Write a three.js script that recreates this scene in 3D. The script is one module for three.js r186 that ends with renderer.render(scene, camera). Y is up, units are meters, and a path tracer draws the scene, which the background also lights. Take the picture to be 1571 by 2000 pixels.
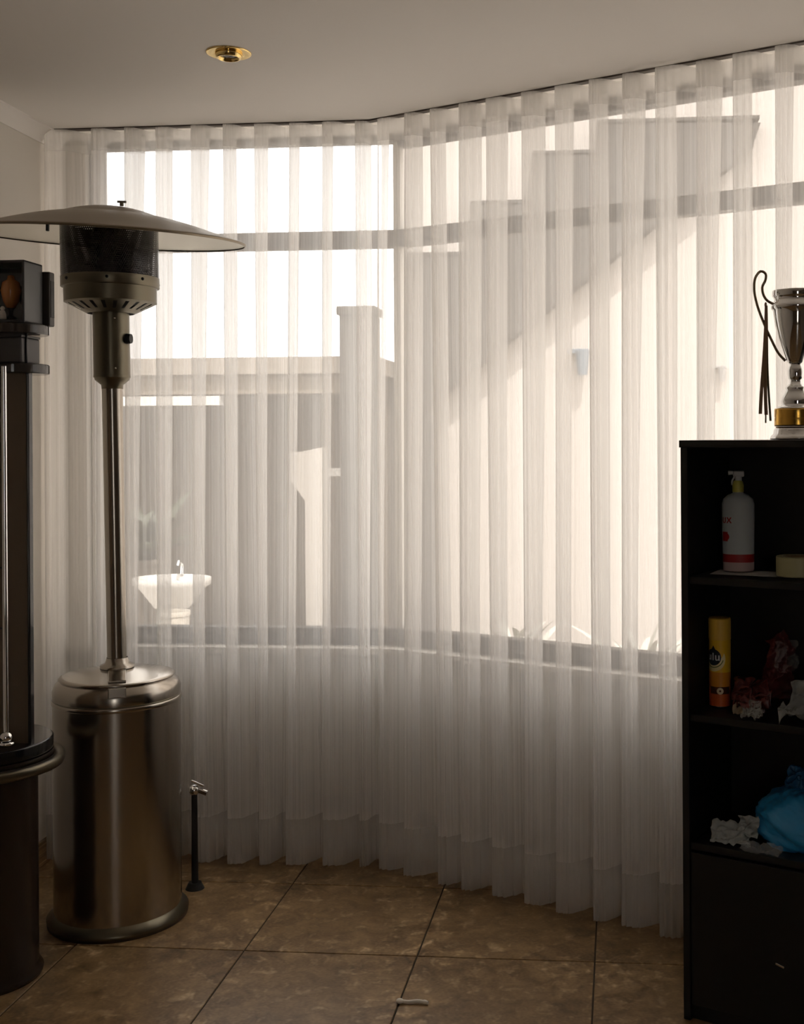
import * as THREE from 'three';
import { RoundedBoxGeometry } from 'three/addons/geometries/RoundedBoxGeometry.js';
import { mergeGeometries, mergeVertices } from 'three/addons/utils/BufferGeometryUtils.js';
import { ImprovedNoise } from 'three/addons/math/ImprovedNoise.js';

// ---------------------------------------------------------------- camera, sky, sun, exposure
const scene = new THREE.Scene();
const W = 1571, H = 2000, FOC = 2300, CX = 1010, CY = 850;          // focal length and principal point of the photograph
const camera = new THREE.PerspectiveCamera(THREE.MathUtils.radToDeg(2 * Math.atan(H / 2 / FOC)), W / H, 0.05, 200);
camera.setViewOffset(W, H, W / 2 - CX, H / 2 - CY, W, H);
camera.position.set(0.821, 1.443, 3.896);
camera.rotation.set(0, 0.0867, -0.006, 'YXZ');
camera.updateMatrixWorld(); camera.updateProjectionMatrix();

scene.background = new THREE.Color().setRGB(1.0, 0.965, 0.925);        // bright hazy sky
scene.backgroundIntensity = 3.2;
const sun = new THREE.DirectionalLight(new THREE.Color().setRGB(1, 0.95, 0.89), 5.0);
sun.position.set(4.5, 16, 6.5); sun.target.position.set(0.5, 0, -2); sun.castShadow = true;
sun.shadow.mapSize.set(2048, 2048);
Object.assign(sun.shadow.camera, { left: -12, right: 12, top: 12, bottom: -12, near: 0.5, far: 40 });
scene.add(sun, sun.target);

const renderer = new THREE.WebGLRenderer();
renderer.toneMapping = THREE.LinearToneMapping;
renderer.toneMappingExposure = 1.15;
renderer.shadowMap.enabled = true;

// ---------------------------------------------------------------- helpers
let seed = 7;
const rnd = () => { seed = (seed * 1664525 + 1013904223) >>> 0; return seed / 4294967296; };
const rr = (a, b) => a + (b - a) * rnd();
const noise = new ImprovedNoise();
const V3 = (x, y, z) => new THREE.Vector3(x, y, z);
// a point of the place from a direction of view and the upright plane it lies on
const eye = camera.position.clone();
function ray(px, py) { return V3(px / W * 2 - 1, 1 - py / H * 2, 0.5).unproject(camera).sub(eye).normalize(); }
function onPlane(px, py, p, n) { const d = ray(px, py); return d.multiplyScalar(p.clone().sub(eye).dot(n) / d.dot(n)).add(eye); }
const onZ = (px, py, z) => onPlane(px, py, V3(0, 0, z), V3(0, 0, 1));
const onY = (px, py, y) => onPlane(px, py, V3(0, y, 0), V3(0, 1, 0));

const taken = {};
function numbered(name) { const n = taken[name] = (taken[name] ?? -1) + 1; return n ? name + '_' + String(n).padStart(3, '0') : name; }
function shadows(o) { o.castShadow = o.receiveShadow = true; return o; }
function clean(g) {
  g = g.index ? g.toNonIndexed() : g;
  for (const k of Object.keys(g.attributes)) if (!['position', 'normal', 'uv'].includes(k)) g.deleteAttribute(k);
  if (!g.attributes.uv) g.setAttribute('uv', new THREE.BufferAttribute(new Float32Array(g.attributes.position.count * 2), 2));
  if (!g.attributes.normal) g.computeVertexNormals();
  g.morphAttributes = {}; g.groups = [];
  return g;
}
const join = (list) => list.length === 1 ? clean(list[0]) : mergeGeometries(list.map(clean));
function thing(name, label, category, pos = [0, 0, 0], turn = 0, group) {
  const o = new THREE.Group(); o.name = numbered(name); o.position.set(...pos); o.rotation.y = turn;
  o.userData = { label, category }; if (group) o.userData.group = group;
  scene.add(o); return o;
}
function part(parent, name, geo, mat, label) {
  const m = shadows(new THREE.Mesh(Array.isArray(geo) ? join(geo) : geo, mat)); m.name = name;
  if (label) m.userData.label = label;
  parent.add(m); return m;
}
function solo(name, label, category, geo, mat, group) {
  const m = shadows(new THREE.Mesh(Array.isArray(geo) ? join(geo) : geo, mat)); m.name = numbered(name);
  m.userData = { label, category }; if (group) m.userData.group = group;
  scene.add(m); return m;
}
function struct(name, geo, mat, label, category) {
  const m = geo ? shadows(new THREE.Mesh(Array.isArray(geo) ? join(geo) : geo, mat)) : new THREE.Group();
  m.name = name; m.userData = { kind: 'structure', label, category }; scene.add(m); return m;
}
const T = (g, x, y, z, ry = 0, rx = 0, rz = 0) => { if (rx) g.rotateX(rx); if (rz) g.rotateZ(rz); if (ry) g.rotateY(ry); return g.translate(x, y, z); };
const box = (w, h, d, x = 0, y = 0, z = 0) => new THREE.BoxGeometry(w, h, d).translate(x, y, z);
const span = (x0, x1, y0, y1, z0, z1) => box(x1 - x0, y1 - y0, z1 - z0, (x0 + x1) / 2, (y0 + y1) / 2, (z0 + z1) / 2);
const rbox = (w, h, d, r, x = 0, y = 0, z = 0, s = 2) => new RoundedBoxGeometry(w, h, d, s, r).translate(x, y, z);
const cyl = (r0, r1, h, x = 0, y = 0, z = 0, n = 40, open = false) => new THREE.CylinderGeometry(r1, r0, h, n, 1, open).translate(x, y + h / 2, z); // r0 bottom, r1 top, y bottom
const lathe = (pts, n = 64) => new THREE.LatheGeometry(pts.map(([r, y]) => new THREE.Vector2(r, y)), n);
const tube = (pts, r, n = 40, k = 10, closed = false) => new THREE.TubeGeometry(new THREE.CatmullRomCurve3(pts.map((p) => V3(...p)), closed), n, r, k, closed);
function prism(xz, y0, y1) {                                        // upright block on a plan outline
  const s = new THREE.Shape(xz.map(([x, z]) => new THREE.Vector2(x, -z)));
  return new THREE.ExtrudeGeometry(s, { depth: y1 - y0, bevelEnabled: false }).rotateX(-Math.PI / 2).translate(0, y0, 0);
}
function dataTex(w, h, f, srgb = true) {
  const d = new Uint8Array(w * h * 4);
  for (let y = 0; y < h; y++) for (let x = 0; x < w; x++) { const c = f(x / w, y / h, x, y), i = (y * w + x) * 4; d[i] = c[0]; d[i + 1] = c[1]; d[i + 2] = c[2]; d[i + 3] = 255; }
  const t = new THREE.DataTexture(d, w, h); t.magFilter = THREE.LinearFilter; t.minFilter = THREE.LinearFilter;
  t.wrapS = t.wrapT = THREE.RepeatWrapping; if (srgb) t.colorSpace = THREE.SRGBColorSpace; t.needsUpdate = true; return t;
}
// noise that repeats over one unit
const loopN = (u, v, f, z) => { const a = noise.noise(u * f, v * f, z), b = noise.noise((u - 1) * f, v * f, z), c = noise.noise(u * f, (v - 1) * f, z), d = noise.noise((u - 1) * f, (v - 1) * f, z); return (a * (1 - u) + b * u) * (1 - v) + (c * (1 - u) + d * u) * v; };
const cl = (x) => Math.max(0, Math.min(255, x));
const lin = (r, g, b) => new THREE.Color().setRGB(r, g, b);
const std = (color, roughness = 0.7, more = {}) => new THREE.MeshStandardMaterial({ color, roughness, ...more });
const phy = (color, roughness, more = {}) => new THREE.MeshPhysicalMaterial({ color, roughness, ...more });

// ---------------------------------------------------------------- materials
const plasterBump = dataTex(256, 256, (u, v) => { const n = 128 + 50 * loopN(u, v, 8, 1.3) + 40 * loopN(u, v, 30, 4.1) + rr(-14, 14); return [n, n, n]; }, false);
plasterBump.repeat.set(1.2, 1.2);
const M = {
  ceiling: std(lin(0.84, 0.8, 0.755), 0.9, { bumpMap: plasterBump, bumpScale: 0.0006 }),
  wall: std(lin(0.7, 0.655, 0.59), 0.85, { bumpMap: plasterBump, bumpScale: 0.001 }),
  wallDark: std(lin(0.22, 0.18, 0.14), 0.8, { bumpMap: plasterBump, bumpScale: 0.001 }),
  sill: std(lin(0.62, 0.58, 0.52), 0.6),
  frame: std(lin(0.045, 0.035, 0.027), 0.4, { metalness: 0.3 }),
  glass: phy(0xffffff, 0.0, { transmission: 1, thickness: 0, ior: 1.45 }),
  rail: std(lin(0.12, 0.1, 0.085), 0.5),
  grout: std(lin(0.05, 0.035, 0.022), 0.95),
  steel: std(lin(0.42, 0.38, 0.33), 0.2, { metalness: 1 }),
  steelDark: std(lin(0.16, 0.14, 0.1), 0.33, { metalness: 0.9 }),
  domeTop: std(lin(0.25, 0.205, 0.145), 0.38, { metalness: 0.8 }),
  chrome: std(lin(0.8, 0.8, 0.79), 0.06, { metalness: 1 }),
  black: std(lin(0.006, 0.006, 0.006), 0.55),
  blackGloss: std(lin(0.008, 0.008, 0.009), 0.12),
  wenge: std(lin(0.0035, 0.003, 0.003), 0.55),
  brass: std(lin(0.9, 0.66, 0.27), 0.14, { metalness: 1 }),
  gold: std(lin(0.7, 0.4, 0.08), 0.22, { metalness: 1 }),
};

// ---------------------------------------------------------------- the room
const HT = 2.5;                                                     // ceiling height
const BEND = THREE.MathUtils.degToRad(26.2), tR = V3(Math.cos(BEND), 0, Math.sin(BEND)), nR = V3(-Math.sin(BEND), 0, Math.cos(BEND));
const tL = V3(1, 0, 0), nL = V3(0, 0, 1);
const XL = -1.14, XR = 3.1, ZB = 7.0;
const SR = XR / Math.cos(BEND), ZR = XR * Math.tan(BEND);           // where the bent window wall meets the right wall
const off = (d) => [d * Math.tan(BEND / 2), -d];                    // bend of the window wall, moved outwards by d
const alongR = (s, d) => [s * tR.x - d * nR.x, s * tR.z - d * nR.z]; // s along the bent wall, d outwards
const IN = 0.15, OUT = 0.29;
const winPlan = (a, b) => [[XL, -a], off(a), alongR(SR + 0.3, a), alongR(SR + 0.3, b), off(b), [XL, -b]];

// floor slab and tiles
const floor = struct('floor', prism([[XL - 0.2, -0.3], [0.1, -0.3], [XR + 0.2, ZR], [XR + 0.2, ZB + 0.2], [XL - 0.2, ZB + 0.2]], -0.2, -0.0025), M.grout, 'brown marbled ceramic tile floor with dark joints', 'floor');
const tileTex = [0, 1, 2].map((k) => dataTex(512, 512, (u, v) => {
  const wx = loopN(u, v, 9, 11 + k) * 0.07, wy = loopN(u, v, 9, 31 + k) * 0.07;
  const uu = ((u + wx) % 1 + 1) % 1, vv = ((v + wy) % 1 + 1) % 1;
  const n = 0.7 * loopN(uu, vv, 4, 2 + k * 7) + 0.7 * loopN(uu, vv, 9, 5 + k * 7) + 0.5 * loopN(uu, vv, 20, 9 + k * 7) + 0.4 * loopN(u, v, 55, 3);
  const fleck = Math.max(0, loopN(uu, vv, 10, 17 + k * 3) + 0.7 * loopN(uu, vv, 24, 23 + k) + 0.4 * loopN(u, v, 50, 29) - 0.12) * 1.5;
  const r = 134 + n * 60 + fleck * 62, g = 107 + n * 54 + fleck * 62, b = 73 + n * 43 + fleck * 58;
  return [cl(r), cl(g), cl(b)];
}));
const tileMats = tileTex.flatMap((map, k) => [0, 1].map((q) => { const m = std(lin(1, 1, 1).multiplyScalar(q ? 0.94 : 1), 0.38, { map }); return m; }));
{
  const S = 0.492, gap = 0.0045, h = 0.0075, w = S - gap, c = 0.0012;
  const shape = new THREE.Shape([[-w / 2, -w / 2], [w / 2, -w / 2], [w / 2, w / 2], [-w / 2, w / 2]].map(([x, y]) => new THREE.Vector2(x * (1 - 2 * c / w), y * (1 - 2 * c / w))));
  const g = new THREE.ExtrudeGeometry(shape, { depth: h - 2 * c, bevelEnabled: true, bevelSize: c, bevelThickness: c, bevelSegments: 1 });
  const P = g.attributes.position, U = g.attributes.uv; for (let i = 0; i < P.count; i++) U.setXY(i, P.getX(i) / S + 0.5, P.getY(i) / S + 0.5);
  g.rotateX(-Math.PI / 2).translate(0, -h + c, 0);
  for (let i = -4; i < 7; i++) for (let j = -3; j < 14; j++) {
    const x = 0.2537 + (i + 0.5) * S, z = 0.667 + (j + 0.5) * S;
    if (x < XL - 0.25 || x > XR + 0.2 || z > ZB + 0.2 || z < -0.3 || z < (x - 0.25) * Math.tan(BEND) - 0.3) continue;
    const t = part(floor, 'tile', g, tileMats[Math.floor(rnd() * 6)]); t.position.set(x, 0, z); t.rotation.y = Math.floor(rnd() * 4) * Math.PI / 2;
  }
}
// ceiling; unseen overhang past the back door added to keep the sun out
struct('ceiling', prism([[XL - 0.2, -0.24], [0.045, -0.24], alongR(0.2, 0.28), alongR(SR + 0.35, 0.28), [XR + 0.25, ZB + 1.8], [XL - 0.2, ZB + 1.8]], HT, HT + 0.22), M.ceiling, 'plain off-white plaster ceiling', 'ceiling');
struct('wall_left', span(XL - 0.2, XL, -0.1, HT, -0.3, ZB + 0.2), M.wall, 'plain cream left wall beside the window', 'wall');
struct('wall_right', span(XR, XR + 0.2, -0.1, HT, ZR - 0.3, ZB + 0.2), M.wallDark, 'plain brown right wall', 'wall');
// back wall with a glazed door behind the viewer
const D0 = 1.2, D1 = 1.9, DH = 2.05;
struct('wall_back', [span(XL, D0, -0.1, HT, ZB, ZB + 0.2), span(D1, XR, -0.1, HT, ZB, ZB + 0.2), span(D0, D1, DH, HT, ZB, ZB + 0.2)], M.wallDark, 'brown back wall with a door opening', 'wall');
{
  const d = struct('door_1', null, null, 'glazed patio door behind the viewer', 'door');
  part(d, 'door_frame', [span(D0, D0 + 0.06, 0, DH, ZB + 0.05, ZB + 0.12), span(D1 - 0.06, D1, 0, DH, ZB + 0.05, ZB + 0.12), span(D0, D1, DH - 0.06, DH, ZB + 0.05, ZB + 0.12), span(D0, D1, 0, 0.1, ZB + 0.05, ZB + 0.12)], M.frame);
  part(d, 'pane', span(D0 + 0.06, D1 - 0.06, 0.1, DH - 0.06, ZB + 0.08, ZB + 0.086), M.glass);
}
// cornice along the left wall
{
  const s = new THREE.Shape(); s.moveTo(0, 0); s.lineTo(0, -0.05); s.lineTo(0.005, -0.05); s.quadraticCurveTo(0.011, -0.018, 0.042, -0.007); s.lineTo(0.042, 0); s.lineTo(0, 0);
  struct('trim_1', new THREE.ExtrudeGeometry(s, { depth: ZB + 0.1, bevelEnabled: false, curveSegments: 10 }).translate(XL, HT, -0.1), M.ceiling, 'curved plaster cornice along the left wall', 'cornice');
}
// window wall: parapet, lintel, blank strip at the left corner
const SILL = 0.685, TOP = 2.498;
const XJ = onZ(171, 700, -0.16).x;                                  // left jamb
struct('wall_front', [prism(winPlan(IN, OUT), -0.3, SILL), span(XL, XJ, SILL, TOP, -OUT, -IN)], M.wall, 'low cream wall under the window behind the curtains', 'wall');
struct('trim_2', prism(winPlan(IN - 0.03, OUT + 0.03), SILL, SILL + 0.022), M.sill, 'pale window sill ledge on the low wall', 'sill');
struct('baseboard_left', span(XL, XL + 0.012, 0, 0.08, 0, ZB), tileMats[0], 'brown tile skirting along the left wall', 'skirting');

// window frames and panes; d = outwards distance of the frame centre
const FD = 0.21, FT = 0.05;
const y0 = SILL + 0.022;
const trL0 = onZ(600, 487, -FD).y, trL1 = onZ(600, 455, -FD).y;     // transom
{
  const w = struct('window_1', null, null, 'window with dark frame and transom behind the left curtain', 'window');
  const e = off(FD)[0] - 0.012;
  const b = (x0, x1, ya, yb) => span(x0, x1, ya, yb, -FD - FT / 2, -FD + FT / 2);
  part(w, 'bottom_rail', b(XJ, e, y0, y0 + 0.06), M.frame);
  part(w, 'top_rail', b(XJ, e, TOP - 0.02, TOP), M.frame);
  part(w, 'transom', b(XJ, e, trL0, trL1), M.frame);
  part(w, 'jamb', b(XJ, XJ + 0.04, y0, TOP), M.frame);
  part(w, 'corner_post', prism([[e - 0.004, -FD + 0.012], off(FD - 0.012), alongR(off(FD)[0] * -1 + 0.016, FD - 0.012), alongR(off(FD)[0] * -1 + 0.016, FD + 0.012), off(FD + 0.012), [e - 0.004, -FD - 0.012]], y0, TOP), M.sill);
  part(w, 'pane', span(XJ + 0.04, e, y0 + 0.06, trL0, -FD - 0.003, -FD + 0.003), M.glass);
  part(w, 'pane', span(XJ + 0.04, e, trL1, TOP - 0.04, -FD - 0.003, -FD + 0.003), M.glass);
}
{
  const w = struct('window_2', null, null, 'long window with dark frame and transom behind the right curtain', 'window');
  w.rotation.y = -BEND;
  const b = (s0, s1, ya, yb, t = FT) => span(s0, s1, ya, yb, -FD - t / 2, -FD + t / 2);
  const s0 = -off(FD)[0] + 0.075, s1 = SR + 0.05;
  part(w, 'bottom_rail', b(s0 - 0.06, s1, y0, y0 + 0.06), M.frame);
  part(w, 'top_rail', b(s0 - 0.06, s1, TOP - 0.04, TOP), M.frame);
  part(w, 'transom', b(s0 - 0.06, s1, trL0, trL1), M.frame);
  for (const s of [2.35]) part(w, 'mullion', b(s - 0.025, s + 0.025, y0, TOP), M.frame);
  for (const [a, c] of [[s0 - 0.05, 2.325], [2.375, s1]]) {
    part(w, 'pane', b(a, c, y0 + 0.06, trL0, 0.006), M.glass);
    part(w, 'pane', b(a, c, trL1, TOP - 0.04, 0.006), M.glass);
  }
}

// ---------------------------------------------------------------- outside
const GY = -0.25;
const OM = {
  plaster: std(lin(0.45, 0.41, 0.375), 0.9, { bumpMap: plasterBump, bumpScale: 0.002 }),
  castShade: std(lin(0.065, 0.058, 0.052), 0.9, { bumpMap: plasterBump, bumpScale: 0.002 }),  // near-black tone puts the cast shadow into the slab colour
  paving: std(lin(0.5, 0.465, 0.42), 0.9, { bumpMap: plasterBump, bumpScale: 0.002 }),
  shed: std(lin(0.16, 0.13, 0.1), 0.9),
  shedRoof: std(lin(0.2, 0.17, 0.14), 0.8),
  white: std(lin(0.55, 0.52, 0.48), 0.5),
  grey: std(lin(0.3, 0.29, 0.28), 0.6),
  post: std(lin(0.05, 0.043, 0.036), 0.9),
  leafPale: std(lin(0.5, 0.49, 0.43), 0.6, { side: THREE.DoubleSide }),
  leaf: std(lin(0.05, 0.055, 0.035), 0.6, { side: THREE.DoubleSide }),
  clay: std(lin(0.12, 0.1, 0.08), 0.8),
};
struct('patio_ground', span(-14, 14, GY - 0.2, GY, -24, 20), OM.paving, 'pale concrete patio outside the window', 'ground');
const ZW = -3.6;                                                    // facade of the house across the patio
const xw0 = onZ(786, 600, ZW).x;
struct('wall_neighbour', span(xw0, 12, GY, 7, ZW - 0.3, ZW), OM.plaster, 'sunlit beige facade of the house across the patio', 'facade');
{ // stair outline: dark slab standing in for a shadow cast on the facade
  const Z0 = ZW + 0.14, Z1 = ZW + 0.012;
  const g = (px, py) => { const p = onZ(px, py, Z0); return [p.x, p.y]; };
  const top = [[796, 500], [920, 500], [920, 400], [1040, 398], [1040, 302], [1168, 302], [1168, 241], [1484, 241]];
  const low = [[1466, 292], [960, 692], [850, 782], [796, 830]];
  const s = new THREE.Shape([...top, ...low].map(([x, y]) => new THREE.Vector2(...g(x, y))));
  const st = thing('facade_shadow_slab', 'dark staircase with stepped parapet rising across the sunlit facade', 'shadow_slab');
  part(st, 'shade_slab', new THREE.ExtrudeGeometry(s, { depth: Z0 - Z1, bevelEnabled: true, bevelSize: 0.006, bevelThickness: 0.006, bevelSegments: 1 }).translate(0, 0, Z1), OM.castShade);
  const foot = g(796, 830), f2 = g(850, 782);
  part(st, 'shade_pier', span(foot[0], f2[0], GY, foot[1] + 0.02, Z1, Z0 - 0.02), OM.castShade);
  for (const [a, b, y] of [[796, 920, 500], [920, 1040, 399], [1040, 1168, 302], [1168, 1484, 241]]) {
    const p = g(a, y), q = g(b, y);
    part(st, 'shade_edge', span(p[0], q[0], p[1], p[1] + 0.02, Z1, Z0 + 0.012), OM.castShade);
  }
}
{ // dark lean-to across the patio, left
  const ZF = -3.0, ZK = -5.0;
  const x0 = onZ(-250, 700, ZF).x, x1 = onZ(655, 700, ZF).x, yt = onZ(400, 700, ZF).y, yb = onZ(340, 792, ZF).y, yb2 = onZ(340, 774, ZF).y;
  const sh = thing('outdoor_shed', 'dark open-fronted shed with a flat roof across the patio', 'shed');
  part(sh, 'roof', span(x0, x1 + 0.25, yt - 0.1, yt, ZK - 0.1, ZF + 0.05), OM.shedRoof);
  part(sh, 'fascia', span(x0, x1 + 0.25, yb2 + 0.01, yt - 0.1, ZF - 0.03, ZF), OM.shed);
  part(sh, 'beam', span(x0, onZ(430, 780, ZF).x, yb, yb2, ZF - 0.06, ZF + 0.01), OM.white, 'white painted beam');
  part(sh, 'back_wall', span(x0, x1 + 0.2, GY, yt - 0.1, ZK - 0.1, ZK), OM.shed);
  part(sh, 'side_wall', span(x1 + 0.1, x1 + 0.2, GY, yt - 0.1, ZK, ZF - 0.1), OM.shed);
  part(sh, 'side_wall', span(x0, x0 + 0.1, GY, yt - 0.1, ZK, ZF - 0.1), OM.shed);
  // shelf boards seen in the shed, right half
  const p0 = onZ(640, 930, ZF - 0.4), p1 = onZ(735, 918, ZF - 0.4);
  part(sh, 'shelf_board', span(p0.x, Math.min(p1.x, x1 + 0.1), p0.y, p0.y + 0.05, ZF - 0.7, ZF - 0.4), OM.white, 'pale shelf board');
}
{ // pillar between shed and house
  const ZP = -2.85, a = onZ(662, 598, ZP), b = onZ(728, 598, ZP);
  const p = thing('masonry_pillar', 'square grey pillar standing beside the shed', 'pillar', [(a.x + b.x) / 2, GY, ZP - 0.11]);
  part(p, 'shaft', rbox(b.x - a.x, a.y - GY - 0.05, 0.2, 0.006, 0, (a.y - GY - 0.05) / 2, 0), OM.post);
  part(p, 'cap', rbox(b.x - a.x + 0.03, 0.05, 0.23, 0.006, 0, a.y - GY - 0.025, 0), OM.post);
}
{ // pale sloping awning panel
  const ZP = -2.7, g = (px, py) => { const p = onZ(px, py, ZP); return new THREE.Vector2(p.x, p.y); };
  const s = new THREE.Shape([g(570, 886), g(600, 880), g(640, 872), g(640, 1250), g(600, 1250), g(598, 978), g(570, 938)]);
  solo('leaning_board', 'pale board with a cut corner leaning in front of the shed', 'board', new THREE.ExtrudeGeometry(s, { depth: 0.025, bevelEnabled: false }).translate(0, 0, ZP), std(lin(0.3, 0.27, 0.24), 0.8));
  const b = onZ(610, 1250, ZP);
  part(scene.children[scene.children.length - 1], 'foot', span(g(600, 1250).x, g(640, 1250).x, GY, b.y, ZP, ZP + 0.025), OM.post);
}
{ // wash basin
  const ZS = -2.2, c = onZ(338, 1128, ZS), l = onZ(262, 1128, ZS), r = onZ(410, 1128, ZS), R = (r.x - l.x) / 2;
  const b = thing('wash_basin', 'white pedestal wash basin standing on the patio', 'wash basin', [(l.x + r.x) / 2, GY, ZS]);
  const y = c.y - GY;
  part(b, 'bowl', lathe([[0.02, y - 0.17], [R * 0.45, y - 0.16], [R * 0.82, y - 0.06], [R, y - 0.035], [R, y], [R * 0.92, y + 0.002], [R * 0.78, y - 0.05], [R * 0.4, y - 0.13], [0.02, y - 0.14]], 40).scale(1, 1, 0.8), OM.white);
  part(b, 'pedestal', [cyl(0.11, 0.075, y - 0.16, 0, 0, 0, 28)], OM.white);
  part(b, 'tap', tube([[0, y, -R * 0.7], [0, y + 0.06, -R * 0.7], [0, y + 0.075, -R * 0.5], [0, y + 0.05, -R * 0.4]], 0.01, 20, 8), M.chrome);
  const q0 = onZ(322, 1190, -2.05), q1 = onZ(376, 1256, -2.05);
  const wb = thing('plastic_tub', 'small pale plastic tub beside the wash basin', 'tub', [(q0.x + q1.x) / 2, GY, -2.0]);
  const rw = (q1.x - q0.x) / 2, hh = q0.y - GY;
  part(wb, 'body', lathe([[0.01, 0], [rw * 0.85, 0], [rw, hh * 0.97], [rw * 1.06, hh * 0.97], [rw * 1.06, hh], [rw * 0.95, hh], [rw * 0.8, 0.02], [0.01, 0.02]], 32), std(lin(0.5, 0.45, 0.38), 0.6));
}
// leaves: pointed arching blades
function blade(len, wid, lean, turn, droop, x = 0, y = 0, z = 0) {
  const n = 7, pos = [], idx = [];
  for (let i = 0; i <= n; i++) {
    const t = i / n, r = len * Math.sin(lean) * t * (1 + 0.2 * t), h = len * Math.cos(lean) * t - droop * len * t * t, w = wid * Math.sin(Math.PI * Math.min(1, 0.12 + 0.88 * t)) * (i === n ? 0.1 : 1);
    pos.push(r, h, -w / 2, r, h + w * 0.1, 0, r, h, w / 2);
    if (i < n) { const a = i * 3; idx.push(a, a + 1, a + 4, a, a + 4, a + 3, a + 1, a + 2, a + 5, a + 1, a + 5, a + 4); }
  }
  const g = new THREE.BufferGeometry(); g.setAttribute('position', new THREE.Float32BufferAttribute(pos, 3)); g.setIndex(idx); g.rotateY(turn).translate(x, y, z); g.computeVertexNormals(); return g;
}
function pottedPlant(name, label, px, py, z, h, n, mat, size) {
  const p = onZ(px, py, z), t = thing(name, label, 'plant', [p.x, GY, z]);
  const ph = Math.max(0.2, p.y - GY);
  part(t, 'pot', lathe([[0.01, 0], [0.12, 0], [0.16, ph - 0.03], [0.175, ph - 0.03], [0.175, ph], [0.15, ph], [0.14, ph - 0.04], [0.01, ph - 0.04]], 28), OM.clay);
  for (let i = 0; i < n; i++) part(t, 'leaf', blade(h * rr(0.7, 1.1), size * rr(0.8, 1.2), rr(0.2, 1.0), i * 2.4 + rr(-0.3, 0.3), rr(0.15, 0.5), rr(-0.03, 0.03), ph - 0.04, rr(-0.03, 0.03)), mat);
}
pottedPlant('potted_plant', 'potted plant with pale arching leaves outside the right window', 1255, 1320, -0.75, 0.42, 22, OM.leafPale, 0.035);
pottedPlant('potted_plant', 'smaller pale arching plant outside the middle of the right window', 1010, 1290, -1.0, 0.4, 18, OM.leafPale, 0.035);
pottedPlant('potted_plant', 'dark leafy shrub in a pot outside the left window beside the wash basin', 268, 1090, -2.6, 0.6, 30, OM.leaf, 0.11);
// two wall lamps on the facade
for (const [px, py, s, label, mat] of [[1138, 686, 1, 'blue-grey bracket lamp on the sunlit facade below the shadow slab', std(lin(0.16, 0.19, 0.22), 0.5)], [1412, 716, 0.6, 'tiny grey wall lamp on the facade above the black bookcase', OM.grey]]) {
  const p = onZ(px, py, ZW + 0.08), t = thing('wall_lamp', label, 'wall lamp', [p.x, p.y, ZW]);
  part(t, 'bracket', rbox(0.14 * s, 0.03 * s, 0.1 * s, 0.004, -0.03 * s, 0, 0.05 * s), mat);
  part(t, 'shade', T(cyl(0.03 * s, 0.045 * s, 0.15 * s, 0, -0.15 * s, 0.09 * s, 20), 0, 0, 0), mat);
}

// ---------------------------------------------------------------- curtains
const threadFoldTex = dataTex(1024, 4, (() => { const col = []; let a = 0, b = 0; for (let i = 0; i < 1024; i++) { a = a * 0.72 + rr(-1, 1) * 0.28; if (i % 16 === 0) b = rr(-1, 1) * (rnd() < 0.4 ? 1 : 0.3); col.push(cl(226 + a * 40 + b * 30 + rr(-8, 8))); } return (u, v, x) => [col[x], col[x], col[x]]; })(), false);  // fine thread slub; coarse stripes put the dark lines of tiny folds into opacity
threadFoldTex.repeat.set(2.1, 1);
const sheer = phy(lin(0.93, 0.915, 0.895), 1, { transmission: 0.64, thickness: 0, specularIntensity: 0, transparent: true, opacity: 0.57, alphaMap: threadFoldTex, side: THREE.DoubleSide });
const sheerTape = phy(lin(0.86, 0.84, 0.81), 1, { transmission: 0.5, thickness: 0, specularIntensity: 0, transparent: true, opacity: 0.34, side: THREE.DoubleSide });
const sheerHem = phy(lin(0.88, 0.86, 0.81), 1, { transmission: 0.4, thickness: 0, specularIntensity: 0, transparent: true, opacity: 0.4, side: THREE.DoubleSide });
const AMP = 0.04;
// plan of one curtain: for every fold a flat front, a slant back to the window and a quick return
function foldPlan(edges, wob) {
  const pts = [];
  for (let i = 0; i < edges.length - 1; i++) {
    const s0 = edges[i], p = edges[i + 1] - s0, k = wob[i];
    const A = AMP * k.a;
    pts.push([s0 + 0.0 * p, A * 0.8], [s0 + 0.03 * p, A * 1.05], [s0 + k.f * 0.5 * p, A * 1.0], [s0 + k.f * p, A * 0.85], [s0 + (k.f + 0.17) * p, A * 0.1], [s0 + (k.f + 0.3) * p, -A * 0.7], [s0 + (0.8 + k.o * 0.5) * p, -A * 0.95], [s0 + (1.0 + k.o) * p, -A * 1.05], [s0 + (1.03 + k.o) * p, -A * 0.85], [s0 + (1.0 + k.o * 0.45) * p, A * 0.05]);
  }
  return pts;
}
function smooth(pts, sub) {
  const c = new THREE.CatmullRomCurve3(pts.map(([s, n]) => V3(s, 0, n)), false, 'centripetal'), out = [], n = (pts.length - 1) * sub;
  for (let i = 0; i <= n; i++) { const p = c.getPoint(i / n); out.push([p.x, p.z]); }
  return out;
}
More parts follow.
